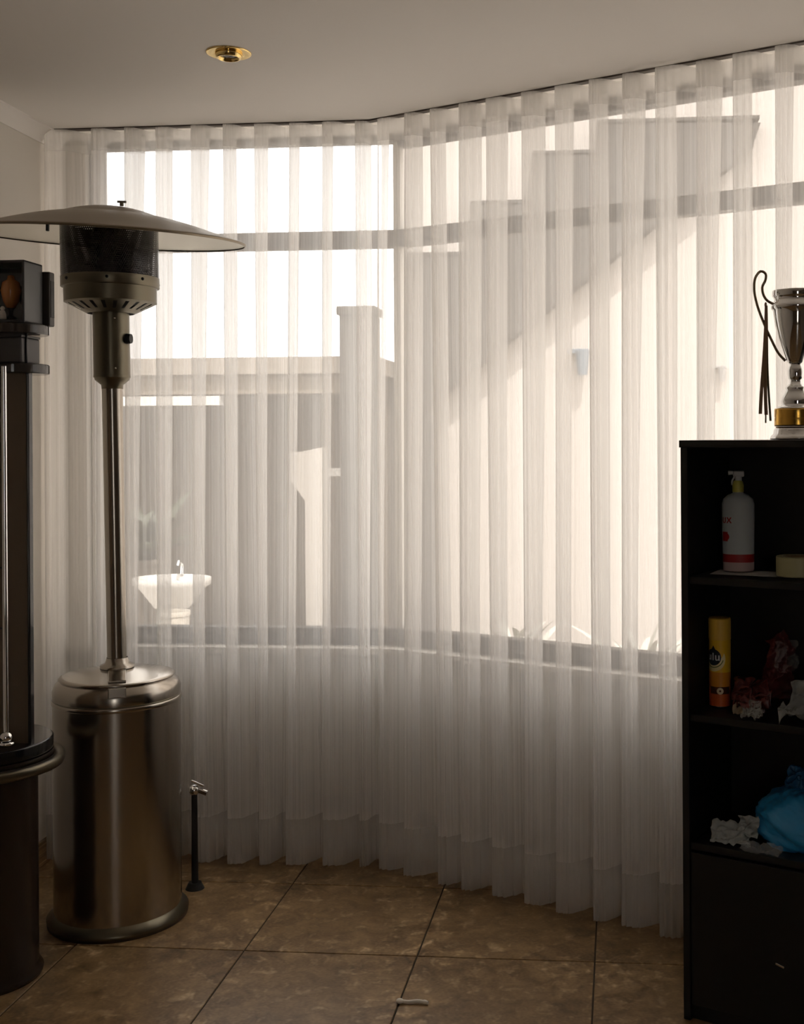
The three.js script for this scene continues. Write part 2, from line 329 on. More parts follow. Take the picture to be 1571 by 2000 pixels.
function makeCurtain(label, org, t, n, top, bottom) {
  const wob = top.slice(1).map(() => ({ f: rr(0.3, 0.48), a: rr(0.85, 1.12), o: rr(0.1, 0.3) }));
  const SUB = 9, rowsN = 14, YT = 2.4945, YB = 0.014;
  const rows = [];
  for (let r = 0; r <= rowsN; r++) {
    const v = r / rowsN, e = top.map((s, i) => s + (bottom[i] - s) * v);
    const w = wob.map((k, i) => ({ o: k.o * (1.5 - 1.0 * Math.min(1, v * 1.6)) * (1 + 0.3 * Math.sin(i * 3.1 + v * 2.4)), f: k.f + 0.06 * Math.sin(i * 2.3 + v * 3.1), a: k.a * (0.8 + 0.3 * v) * (1 + 0.08 * Math.sin(i * 1.7 + v * 4)) }));
    const pr = smooth(foldPlan(e, w), SUB);
    rows.push(pr.map(([s, o], j) => [s, o + (0.006 * Math.sin(j * 0.83 + 1.4 * Math.sin(j * 0.137)) * (0.6 + 0.4 * Math.sin(j * 0.061 + 2)) + 0.0016 * Math.sin(j * 1.9)) * Math.min(1, 0.25 + v * 3)]));
  }
  const at = (v, j) => { const f = v * rowsN, a = Math.min(rowsN - 1, Math.floor(f)), k = f - a; return [rows[a][j][0] * (1 - k) + rows[a + 1][j][0] * k, rows[a][j][1] * (1 - k) + rows[a + 1][j][1] * k]; };
  const nCol = rows[0].length, arc = [0];
  for (let j = 1; j < nCol; j++) { const a = at(0.5, j - 1), b = at(0.5, j); arc.push(arc[j - 1] + Math.hypot(b[0] - a[0], b[1] - a[1])); }
  function sheet(ya, yb, nr, push) {
    const pos = [], uv = [], idx = [];
    for (let r = 0; r <= nr; r++) {
      const y = ya + (yb - ya) * r / nr, v = (YT - y) / (YT - YB); 
      for (let j = 0; j < nCol; j++) {
        const [s, o] = at(Math.max(0, Math.min(1, v)), j);
        const q = o + push;
        pos.push(org.x + t.x * s + n.x * q, y, org.z + t.z * s + n.z * q); uv.push(arc[j], y);
        if (r < nr && j < nCol - 1) { const a = r * nCol + j, b = a + nCol; idx.push(a, b, a + 1, b, b + 1, a + 1); }
      }
    }
    const g = new THREE.BufferGeometry(); g.setAttribute('position', new THREE.Float32BufferAttribute(pos, 3)); g.setAttribute('uv', new THREE.Float32BufferAttribute(uv, 2)); g.setIndex(idx); g.computeVertexNormals(); return g;
  }
  const c = thing('sheer_curtain', label, 'curtain');
  part(c, 'fabric', sheet(YB, YT, rowsN, 0), sheer);
  part(c, 'header_tape', sheet(YT - 0.075, YT - 0.001, 2, 0.002), sheerTape);
  part(c, 'bottom_hem', sheet(YB - 0.002, YB + 0.15, 3, 0.002), sheerHem);
}
const sOn = (px, py, t, n) => onPlane(px, py, n.clone().multiplyScalar(AMP), n).dot(t);
{
  const topL = [104, 175, 240, 300, 371, 434, 494, 563, 628, 692, 733].map((x) => sOn(x, 262, tL, nL));
  const botL = [108, 182, 248, 310, 380, 445, 508, 558, 630, 703, 739].map((x) => sOn(x, 1682, tL, nL));
  topL[0] = botL[0] = XL + 0.012;
  makeCurtain('white sheer curtain panel left of the bend, behind the patio heater', V3(0, 0, 0), tL, nL, topL, botL);
  const tx = [733, 788, 836, 893, 946, 1015, 1081, 1148, 1213, 1278, 1356, 1428, 1512], bx = [741, 790, 860, 905, 962, 1025, 1090, 1163, 1214, 1292, 1366, 1440, 1520];
  const topR = tx.map((x) => sOn(x, 240 - (x - 730) * 0.172, tR, nR)), botR = bx.map((x) => sOn(x, 1692 + (x - 740) * 0.24, tR, nR));
  while (topR[topR.length - 1] < SR - 0.2) { const d = rr(0.11, 0.13); topR.push(topR[topR.length - 1] + d); botR.push(topR[topR.length - 1] + rr(-0.01, 0.01)); }
  makeCurtain('long white sheer curtain panel right of the bend, behind the bookcase', V3(0, 0, 0), tR, nR, topR, botR);
}
// curtain rail on the ceiling
{
  const r = 0.022;
  const pl = [[XL + 0.002, r], off(-r), alongR(SR - 0.05, -r), alongR(SR - 0.05, r - 0.02), off(r - 0.02), [XL + 0.002, -r + 0.02]];
  solo('curtain_rail', 'thin dark curtain rail fixed along the ceiling', 'curtain rail', prism(pl, 2.495, 2.5), M.rail);
}

// ---------------------------------------------------------------- patio heater
{
  const base = onY(232, 1788, 0);
  const t = thing('patio_heater', 'tall stainless mushroom patio heater with a tilted domed reflector', 'patio heater', [base.x, 0, base.z]);
  const lean = (g) => { const p = g.attributes.position; for (let i = 0; i < p.count; i++) p.setX(i, p.getX(i) - Math.max(0, p.getY(i) - 0.74) * 0.012); return g; };
  const smoothLathe = (pts, n = 72) => lathe(pts, n);
  // tank housing
  const R = 0.184;
  const tank = part(t, 'tank_housing', [cyl(R, R, 0.62, 0, 0.03, 0, 72, true), smoothLathe([[R, 0.65], [R + 0.003, 0.653], [R + 0.003, 0.661], [R, 0.664]])], M.steel);
  const lid = part(t, 'tank_lid', [smoothLathe([[R, 0.668], [R + 0.001, 0.69], [R - 0.006, 0.708], [R - 0.02, 0.72]]), smoothLathe([[R - 0.02, 0.72], [R - 0.016, 0.724], [R - 0.02, 0.729], [R - 0.03, 0.731], [0.03, 0.752], [0.0, 0.753]])], M.steel);
  part(t, 'seam_bead', smoothLathe([[R, 0.664], [R + 0.002, 0.666], [R, 0.668]]), M.steelDark);
  part(t, 'base_ring', smoothLathe([[R - 0.02, 0], [R + 0.018, 0], [R + 0.02, 0.018], [R + 0.004, 0.034], [R, 0.036]]), M.steelDark);
  part(t, 'pole_foot', [T(rbox(0.05, 0.04, 0.012, 0.003, 0, 0.703, R - 0.008), 0, 0, 0, 0.41), T(rbox(0.05, 0.006, 0.1, 0.002), 0, 0, 0, 0, 0.14).translate(0, 0.742, 0.1).rotateY(0.41), smoothLathe([[0.05, 0.75], [0.05, 0.758], [0.036, 0.764], [0.0305, 0.78]], 32)], M.steel, 'bolted steel bracket at the foot of the pole');
  part(t, 'pole', lean(cyl(0.0285, 0.0305, 0.87, 0, 0.75, 0, 40, true)), M.steel);
  part(t, 'collar', lean(smoothLathe([[0.031, 1.59], [0.032, 1.602], [0.05, 1.617], [0.052, 1.627]], 40)), M.steelDark);
  const hs = part(t, 'control_housing', lean(smoothLathe([[0.0535, 1.624], [0.0535, 1.63], [0.053, 1.632], [0.053, 1.822]], 48)), M.steelDark);
  part(hs, 'control_knob', lean(T(cyl(0.016, 0.014, 0.014, 0, 0, 0, 20).rotateZ(-Math.PI / 2), 0.053, 1.74, 0.012)), M.black, 'black control knob');
  for (const yy of [1.65, 1.8]) part(hs, 'rivet', lean(T(new THREE.SphereGeometry(0.0035, 10, 8), 0.03, yy, 0.044)), M.steel);
  // burner head with slotted skirt
  const Rh = 0.134, slots = 22, sg = [];
  const ringBand = (r0, y0_, r1, y1_, a0, a1, seg) => { const g = new THREE.CylinderGeometry(1, 1, 1, seg, 1, true, a0, a1 - a0); const p = g.attributes.position; for (let i = 0; i < p.count; i++) { const up = p.getY(i) > 0, r = up ? r1 : r0; p.setXYZ(i, p.getX(i) * r, up ? y1_ : y0_, p.getZ(i) * r); } g.computeVertexNormals(); return g; };
  const rA = 0.068, yA = 1.817, yB = 1.85, f = (k) => [rA + (Rh - rA) * k, yA + (yB - yA) * k];
  const [ra, ya] = f(0.3), [rb, yb] = f(0.84);
  sg.push(ringBand(rA, yA, ra, ya, 0, Math.PI * 2, 66), ringBand(rb, yb, Rh, yB, 0, Math.PI * 2, 66));
  for (let i = 0; i < slots; i++) { const a = i / slots * Math.PI * 2; sg.push(ringBand(ra, ya, rb, yb, a, a + Math.PI * 2 / slots * 0.66, 3)); }
  const skirt = part(t, 'burner_skirt', lean(join(sg)), M.steelDark, 'slotted burner skirt');
  part(skirt, 'inner_pan', lean(smoothLathe([[0.05, 1.818], [0.11, 1.848], [0.12, 1.86], [0, 1.86]], 40)), M.black);
  part(t, 'burner_band', lean(smoothLathe([[Rh, 1.85], [Rh + 0.0005, 1.893], [Rh + 0.0005, 1.895], [0.1425, 1.896], [0.1425, 1.925], [0.14, 1.926]])), M.steelDark);
  for (const a of [0.35, 1.1, 2.2, -0.6]) part(t, 'screw', lean(T(new THREE.SphereGeometry(0.005, 10, 8), Math.sin(a) * 0.143, 1.912, Math.cos(a) * 0.143)), M.black);
  // perforated emitter screen
  const perf = dataTex(128, 128, (u, v, x, y) => { const s = 16, row = Math.floor(y / s), cx = ((x + (row % 2) * s / 2) % s) - s / 2 + 0.5, cy = (y % s) - s / 2 + 0.5; const c = Math.hypot(cx, cy) < 2.7 ? 0 : 255; return [c, c, c]; }, false);
  perf.repeat.set(18, 3.4);
  const screenMat = std(lin(0.02, 0.017, 0.015), 0.2, { metalness: 0.5, transparent: true, alphaMap: perf, side: THREE.DoubleSide });
  part(t, 'emitter_screen', lean(cyl(0.1415, 0.1415, 0.165, 0, 1.925, 0, 72, true)), screenMat, 'black perforated emitter screen');
  part(t, 'burner_cone', lean(smoothLathe([[0.115, 1.926], [0.112, 1.955], [0.06, 1.975], [0.05, 2.07], [0, 2.075]], 40)), M.black);
  // tilted reflector
  const dome = new THREE.Group(); dome.name = 'reflector_dome'; t.add(dome);
  dome.position.set(-0.016, 2.046, 0); dome.rotation.set(0.064, 0, -0.052);
  const prof = []; const RD = 0.4;
  for (let i = 0; i <= 26; i++) { const r = RD * (1 - i / 26), x = r / RD; const y = x > 0.36 ? 0.066 * (1 - (x - 0.36) / 0.64) * (1 + 0.12 * Math.sin(Math.PI * (x - 0.36) / 0.64)) + 0.004 : 0.07 + 0.026 * (1 - (x / 0.36) ** 2); prof.push([Math.max(r, 0.0001), y]); }
  const topG = smoothLathe([[RD - 0.002, -0.004], [RD + 0.002, -0.002], [RD + 0.002, 0.002], ...prof], 84);
  const under = smoothLathe([...prof.map(([r, y]) => [r * 0.995, y - 0.004])].reverse(), 84);
  part(dome, 'outer_skin', topG, M.domeTop);
  part(dome, 'underside', under, std(lin(0.72, 0.69, 0.62), 0.4, { metalness: 0.75 }), 'pale polished underside of the reflector');
  part(dome, 'wing_nut', [cyl(0.006, 0.006, 0.012, 0.045, 0.094, 0.02, 12), rbox(0.028, 0.007, 0.006, 0.002, 0.045, 0.107, 0.02)], M.steelDark);
  part(dome, 'hanger_clip', rbox(0.008, 0.026, 0.008, 0.002, 0.0, -0.008, 0.388), M.black);
}

// gas tap stub beside the heater
{
  const p = onY(381, 1735, 0);
  const t = thing('gas_tap', 'small chrome gas tap on a dark pipe by the heater', 'gas tap', [p.x, 0, p.z]);
  part(t, 'pipe', [cyl(0.011, 0.009, 0.3, 0, 0, 0, 16), cyl(0.03, 0.02, 0.02, 0, 0, 0, 20)], M.black);
  part(t, 'valve_body', [T(new THREE.SphereGeometry(0.018, 16, 12), 0, 0.315, 0), T(cyl(0.009, 0.009, 0.04, 0, 0, 0, 14).rotateZ(-1.9), 0.004, 0.318, 0)], M.chrome);
  part(t, 'lever', T(rbox(0.045, 0.007, 0.012, 0.003), 0.012, 0.338, 0.004, 0.4, 0, -0.5), M.chrome);
}

// ---------------------------------------------------------------- tower stand by the left wall
const tower = V3(-0.89, 0, 0.87);
{
  const t = thing('tower_stand', 'tall dark glass tower stand with round base by the left wall', 'stand', [tower.x, 0, tower.z]);
  const dark = std(lin(0.04, 0.034, 0.03), 0.1);
  const glassDark = std(lin(0.11, 0.075, 0.048), 0.2);
  const plank = (tip, w, h) => { const s = new THREE.Shape(); const r = w / 2; s.moveTo(-0.22, -r); s.lineTo(tip - r, -r); s.absarc(tip - r, 0, r, -Math.PI / 2, Math.PI / 2, false); s.lineTo(-0.22, r); s.lineTo(-0.22, -r); return new THREE.ExtrudeGeometry(s, { depth: h, bevelEnabled: true, bevelSize: 0.003, bevelThickness: 0.003, bevelSegments: 2, curveSegments: 20 }).rotateX(-Math.PI / 2); };
  part(t, 'shelf', plank(0.183, 0.17, 0.02).translate(0, 1.722, 0), dark, 'upper rounded glass shelf');
  part(t, 'shelf', plank(0.183, 0.17, 0.02).translate(0, 1.617, 0), dark, 'lower rounded glass shelf');
  for (const y of [1.733, 1.628]) part(t, 'shelf_bracket', rbox(0.03, 0.03, 0.02, 0.004, 0.05, y, 0.09), M.black);
  part(t, 'glass_panel', rbox(0.34, 0.995, 0.012, 0.003, -0.018, 1.13, 0.03), glassDark, 'dark brown glass panel');
  part(t, 'panel_edge', rbox(0.008, 0.995, 0.02, 0.002, 0.154, 1.13, 0.03), M.blackGloss);
  for (const y of [1.36, 1.1, 0.94]) part(t, 'panel_joint', rbox(0.09, 0.004, 0.004, 0.001, 0.04, y, 0.038), M.black);
  part(t, 'chrome_rod', T(cyl(0.007, 0.007, 0.97, 0, 0.66, 0, 20), 0.122, 0, 0.1), M.chrome, 'bright chrome rod');
  part(t, 'rod_knob', [T(new THREE.SphereGeometry(0.016, 16, 12), 0.122, 0.668, 0.1), T(new THREE.TorusGeometry(0.016, 0.005, 10, 20).rotateX(Math.PI / 2), 0.122, 0.652, 0.1)], M.chrome);
  part(t, 'disc', lathe([[0.0001, 0.6], [0.175, 0.6], [0.18, 0.604], [0.18, 0.632], [0.176, 0.636], [0.0001, 0.637]], 64), M.blackGloss, 'round black disc tray');
  part(t, 'rim_ring', lathe([[0.185, 0.56], [0.206, 0.562], [0.209, 0.57], [0.209, 0.582], [0.205, 0.588], [0.185, 0.588], [0.184, 0.574], [0.185, 0.56]], 64), M.steelDark, 'metal rim below the disc');
  part(t, 'pedestal', lathe([[0.0001, 0], [0.15, 0], [0.152, 0.01], [0.14, 0.03], [0.14, 0.55], [0.18, 0.562], [0.18, 0.6]], 56), std(lin(0.02, 0.012, 0.009), 0.25));
}
{ // things on the shelves
  const y1 = 1.746, b = thing('display_box', 'black open-fronted box on the upper shelf of the tower stand', 'box', [-0.855, y1, 0.885]);
  const w = 0.25, h = 0.165, d = 0.1, k = 0.008;
  part(b, 'shell', [rbox(w, k, d, 0.003, 0, k / 2, 0), rbox(w, k, d, 0.003, 0, h - k / 2, 0), rbox(k, h, d, 0.003, -w / 2 + k / 2, h / 2, 0), rbox(k, h, d, 0.003, w / 2 - k / 2, h / 2, 0)], std(lin(0.03, 0.031, 0.031), 0.35));
  part(b, 'back_panel', span(-w / 2 + k, w / 2 - k, k, h - k, -d / 2 + 0.002, -d / 2 + 0.006), M.blackGloss);
  const o = thing('amber_ornament', 'small amber glass ornament inside the black box', 'ornament', [-0.79, y1 + k + 0.003, 0.89]);
  part(o, 'body', lathe([[0.0001, 0.03], [0.01, 0.032], [0.02, 0.05], [0.026, 0.078], [0.022, 0.1], [0.01, 0.108], [0.008, 0.118], [0.0001, 0.12]], 28), std(lin(0.42, 0.17, 0.06), 0.12));
  part(o, 'stand', lathe([[0.0001, 0], [0.016, 0], [0.016, 0.006], [0.005, 0.012], [0.005, 0.026], [0.012, 0.032], [0.0001, 0.032]], 24), M.black);
  const c = thing('white_figurine', 'little white figurine at the front of the black box', 'figurine', [-0.795, y1 + k + 0.003, 0.925]);
  part(c, 'body', lathe([[0.0001, 0], [0.01, 0], [0.009, 0.012], [0.006, 0.022], [0.0001, 0.024]], 20), std(lin(0.55, 0.5, 0.44), 0.5));
  part(c, 'head', T(new THREE.SphereGeometry(0.006, 14, 10), 0, 0.028, 0), std(lin(0.55, 0.5, 0.44), 0.5));
  const s = thing('small_speaker', 'small dark box standing behind the black box on the upper shelf', 'box', [-0.765, y1, 0.812]);
  part(s, 'cabinet', rbox(0.1, 0.148, 0.03, 0.004, 0, 0.074, 0), std(lin(0.035, 0.03, 0.025), 0.5));
  part(s, 'trim_strip', rbox(0.002, 0.1, 0.02, 0.0008, 0.0505, 0.074, 0), M.black);
  const g = thing('grey_case', 'dark grey case lying between the two tower shelves', 'case', [-0.875, 1.641, 0.872]);
  part(g, 'body', rbox(0.26, 0.07, 0.1, 0.006, 0, 0.035, 0), std(lin(0.06, 0.055, 0.055), 0.5));
  part(g, 'lid', rbox(0.262, 0.006, 0.102, 0.002, 0, 0.072, 0), std(lin(0.045, 0.042, 0.042), 0.4));
  solo('thin_cable', 'thin black cable hanging between the two tower shelves', 'cable', tube([[-0.742, 1.722, 0.9], [-0.743, 1.69, 0.902], [-0.742, 1.641, 0.9]], 0.0028, 12, 8), M.black);
}

// ---------------------------------------------------------------- downlight
{
  const p = onY(447, 103, HT);
  const t = thing('ceiling_downlight', 'brass recessed eyeball downlight in the ceiling, switched off', 'downlight', [p.x, HT, p.z]);
  part(t, 'flange', lathe([[0.0605, 0], [0.0615, -0.001], [0.0605, -0.003], [0.058, -0.0036], [0.04, -0.0036], [0.037, -0.002]], 48), M.brass);
  part(t, 'eyeball', lathe([[0.036, 0.004], [0.0372, -0.006], [0.0355, -0.012], [0.032, -0.016], [0.028, -0.016], [0.024, -0.008], [0.02, 0.006]], 40), M.brass);
  part(t, 'lamp_glass', lathe([[0.025, -0.009], [0.014, -0.011], [0.0001, -0.012]], 28), std(lin(0.08, 0.06, 0.035), 0.15));
}

// ---------------------------------------------------------------- bookcase, parallel to the bent window wall
const bcO = onY(1336, 1990, 0);                                     // its left front foot
const BC = { w: 0.8, d: 0.29, h: 1.428 };
const bcPt = (s, y, d) => [bcO.x + tR.x * s - nR.x * d, y, bcO.z + tR.z * s - nR.z * d]; // s to the right, d inwards from the front
const bcS = (px, py, d) => onPlane(px, py, bcO.clone().addScaledVector(nR, -d), nR).sub(bcO).dot(tR);
const SH = [0.753, 1.092].map((y) => y), SH3 = 0.437;
{
  const t = thing('bookcase', 'black open bookcase standing in front of the right curtain', 'bookcase', [bcO.x, 0, bcO.z], -BEND);
  const k = 0.018, { w, d, h } = BC;
  part(t, 'side_panel', rbox(k, h - k, d, 0.0015, k / 2, (h - k) / 2, -d / 2), M.wenge);
  part(t, 'side_panel', rbox(k, h - k, d, 0.0015, w - k / 2, (h - k) / 2, -d / 2), M.wenge);
  part(t, 'top_panel', rbox(w + 0.006, k, d + 0.005, 0.0015, w / 2, h - k / 2, -d / 2), std(lin(0.006, 0.0055, 0.005), 0.22));
  part(t, 'back_panel', span(k, w - k, 0.01, h - k, -d, -d + 0.006), M.wenge);
  for (const y of [...SH, SH3]) part(t, 'shelf', rbox(w - 2 * k, k, d - 0.012, 0.0015, w / 2, y - k / 2, -d / 2 - 0.004), M.wenge);
  const door = part(t, 'lower_door', rbox(w - 2 * k - 0.004, SH3 - k - 0.045, 0.016, 0.0015, w / 2, 0.04 + (SH3 - k - 0.045) / 2, -0.012), M.wenge);
  const s = bcS(1523, 1887, 0), yy = onPlane(1523, 1887, bcO.clone(), nR).y;
  part(door, 'keyhole_plate', T(rbox(0.022, 0.005, 0.003, 0.001), s, yy, -0.003, 0, 0, -0.25), M.chrome, 'tiny bright metal plate');
  part(t, 'plinth', span(k, w - k, 0, 0.036, -0.03, -0.016), M.wenge);
}
// trophy
{
  const s = bcS(1556, 857, 0.1), P = bcPt(s, BC.h, 0.1);
  const dep = V3(...P).sub(eye).dot(V3(-Math.sin(0.0867), 0, -Math.cos(0.0867))), m = dep / FOC;  // metres per pixel there
  const t = thing('trophy_cup', 'silver trophy cup with gold band and looped handles on the bookcase', 'trophy', [P[0], P[1] + 0.0005, P[2]], -0.15);
  const pr = (list) => lathe(list.map(([r, y]) => [Math.max(0.0001, r * m), (857 - y) * m]), 64);
  part(t, 'foot', pr([[0, 857], [50, 857], [50.5, 854], [48, 849], [44, 846], [43, 838], [40, 835], [39, 831.5], [0, 831.5]]), M.chrome);
  part(t, 'gold_band', [pr([[0, 831], [41.5, 831], [42, 828], [42, 815], [40.8, 814], [42, 813], [42, 799], [41, 796.5], [0, 796]])], M.gold);
  part(t, 'stem', pr([[37, 796], [36, 793], [29, 791], [27.5, 787], [29, 783], [28, 777], [23, 768], [19, 760], [21, 757], [19, 753], [12.5, 748], [11.5, 741], [14.5, 738], [15.5, 731], [15.5, 722], [14, 716], [12, 713], [12, 710]]), M.chrome);
  part(t, 'bowl', pr([[0, 711], [14, 710], [17, 704], [22, 692], [28, 676], [34, 657], [39, 636], [42.5, 612], [43.5, 604], [46.5, 602], [47, 597], [45, 592], [42, 588], [40.5, 583], [42.5, 579], [44.5, 577], [44.5, 567], [43, 565.5], [41, 567], [40, 590], [36, 640], [20, 690], [0, 700]]), M.chrome);
  for (const sd of [-1, 1]) {
    const pts = [[-41, 592], [-55, 583], [-62, 570], [-63, 556], [-57, 543], [-57, 531], [-66, 526], [-76, 537], [-79, 560], [-74, 590], [-62, 625], [-47, 660], [-33, 688], [-20, 703]];
    part(t, 'handle', tube(pts.map(([x, y]) => [-sd * x * m, (857 - y) * m, 0]), 2.7 * m, 70, 10), std(lin(0.3, 0.23, 0.15), 0.2, { metalness: 1 }));
  }
  const rb = thing('trophy_ribbon', 'brown and green ribbons hanging from the left trophy handle', 'ribbon', [P[0], P[1], P[2]], -0.15);
  const strip = (x0, y0_, x1, y1_, w, z, mat, n) => {
    const pos = [], idx = [], N = 14;
    for (let i = 0; i <= N; i++) { const u = i / N, x = (x0 + (x1 - x0) * u + 1.6 * Math.sin(u * 5 + n)) * m, y = (857 - (y0_ + (y1_ - y0_) * u)) * m, ww = w * m * (0.55 + 0.45 * Math.min(1, u * 3)), zz = (z + 2 * Math.sin(u * 4 + n * 2)) * m; pos.push(x - ww, y, zz, x + ww, y, zz + 2 * m, x + ww, y, zz + 1 * m - 0.001, x - ww, y, zz - 0.001 - 1 * m); if (i < N) for (let q = 0; q < 4; q++) { const a = i * 4 + q, b = i * 4 + (q + 1) % 4; idx.push(a, b, a + 4, b, b + 4, a + 4); } }
    const g = new THREE.BufferGeometry(); g.setAttribute('position', new THREE.Float32BufferAttribute(pos, 3)); g.setIndex(idx); g.computeVertexNormals(); return g;
  };
  const brown = std(lin(0.24, 0.15, 0.08), 0.5), green = std(lin(0.1, 0.11, 0.04), 0.5), olive = std(lin(0.42, 0.38, 0.24), 0.5);
  part(rb, 'knot', T(new THREE.SphereGeometry(3.2 * m, 14, 10).scale(0.8, 1.7, 0.8), -57 * m, (857 - 592) * m, 2.5 * m), brown);
  part(rb, 'tail', strip(-57, 594, -67, 806, 3.4, 3, brown, 0), brown);
  part(rb, 'tail', strip(-57, 594, -57, 808, 3.4, 6, brown, 1.2), brown);
  part(rb, 'tail', strip(-56, 594, -50, 820, 2.2, 1, green, 2), green, 'dark green ribbon tail');
  part(rb, 'tail', strip(-58, 594, -60, 824, 1.6, -3, olive, 3), olive, 'olive ribbon tail');
}
// label prints
function canvasTex(w, h, draw) { const c = document.createElement('canvas'); c.width = w; c.height = h; draw(c.getContext('2d'), w, h); const t = new THREE.CanvasTexture(c); t.colorSpace = THREE.SRGBColorSpace; return t; }
// spray bottle
{
  const d = 0.15, s = bcS(1443, 1106, d), P = bcPt(s, SH[1], d);
  const dep = V3(...P).sub(eye).dot(V3(-Math.sin(0.0867), 0, -Math.cos(0.0867))), m = dep / FOC;
  const t = thing('spray_bottle', 'grey-white trigger spray bottle with red label on the top shelf', 'spray bottle', [P[0], P[1] + 0.003, P[2]], -0.1);
  const y = (p) => (1106 - p) * m;
  const tex = canvasTex(512, 512, (c, w, h) => {
    c.fillStyle = '#b9c0c2'; c.fillRect(0, 0, w, h);
    c.fillStyle = '#a31d1d'; c.fillRect(0, h * 0.78, w, h * 0.1);
    c.fillStyle = '#c4aaa6'; c.fillRect(0, h * 0.88, w, h * 0.12);
    c.fillStyle = '#9b1d1d'; c.font = 'bold 52px sans-serif'; c.fillText('UX', w * 0.8, h * 0.39);
    c.fillStyle = '#b32020'; c.beginPath(); c.arc(w * 0.855, h * 0.56, 26, 0, 7); c.fill(); c.fillRect(w * 0.8, h * 0.5, 44, 60);
  });
  tex.wrapS = THREE.RepeatWrapping;
  const pr = (l) => lathe(l.map(([r, p]) => [Math.max(0.0001, r * m), y(p)]), 48);
  const bg = pr([[0, 1106], [27, 1106], [30, 1103], [30.5, 1070], [31, 1040], [31.5, 1000], [31.5, 975], [29, 965], [20, 957], [11, 953.5], [10, 951]]);
  for (let i = 0; i < bg.attributes.uv.count; i++) bg.attributes.uv.setY(i, bg.attributes.position.getY(i) / y(951));
  part(t, 'bottle', bg.scale(1, 1, 0.68), phy(0xffffff, 0.45, { map: tex }));
  part(t, 'neck_collar', pr([[10.5, 951.5], [11, 950], [11, 938], [9, 931], [7, 929]]), std(lin(0.6, 0.55, 0.12), 0.4), 'yellow neck collar');
  const hd = part(t, 'trigger_head', [rbox(22 * m, 12 * m, 10 * m, 3 * m, 1 * m, y(916), 0), rbox(13 * m, 16 * m, 9 * m, 3 * m, 1 * m, y(926), 0), T(cyl(3.5 * m, 4.5 * m, 10 * m, 0, 0, 0, 16).rotateZ(Math.PI / 2), -9 * m, y(914), 0)], std(lin(0.55, 0.56, 0.55), 0.4));
  part(hd, 'trigger', tube([[-7 * m, y(922), 0], [-11 * m, y(930), 0], [-11 * m, y(938), 0]], 2 * m, 14, 8), std(lin(0.55, 0.56, 0.55), 0.4));
}
// paper under the bottle and tape roll
{
  const P = bcPt(bcS(1470, 1112, 0.13), SH[1], 0.13);
  const g = new THREE.PlaneGeometry(0.19, 0.11, 12, 6).rotateX(-Math.PI / 2); const p = g.attributes.position;
  for (let i = 0; i < p.count; i++) p.setY(i, 0.0012 + 0.0012 * Math.sin(p.getX(i) * 40) * Math.cos(p.getZ(i) * 30) + 0.0008);
  g.computeVertexNormals();
  const m = solo('paper_sheet', 'white paper sheet lying under the spray bottle', 'paper', g, std(lin(0.6, 0.6, 0.58), 0.8, { side: THREE.DoubleSide })); m.position.set(...P); m.rotation.y = -BEND + 0.12;
  const Q = bcPt(bcS(1558, 1122, 0.12), SH[1], 0.12), t = thing('tape_roll', 'roll of cream adhesive tape beside the spray bottle', 'tape', [Q[0], Q[1] + 0.0035, Q[2]]);
  part(t, 'tape', lathe([[0.034, 0], [0.05, 0], [0.051, 0.002], [0.051, 0.046], [0.05, 0.048], [0.034, 0.048]], 48), std(lin(0.45, 0.42, 0.22), 0.4));
  part(t, 'core', lathe([[0.034, 0.048], [0.031, 0.048], [0.031, 0], [0.034, 0]], 40), std(lin(0.3, 0.22, 0.13), 0.8));
}
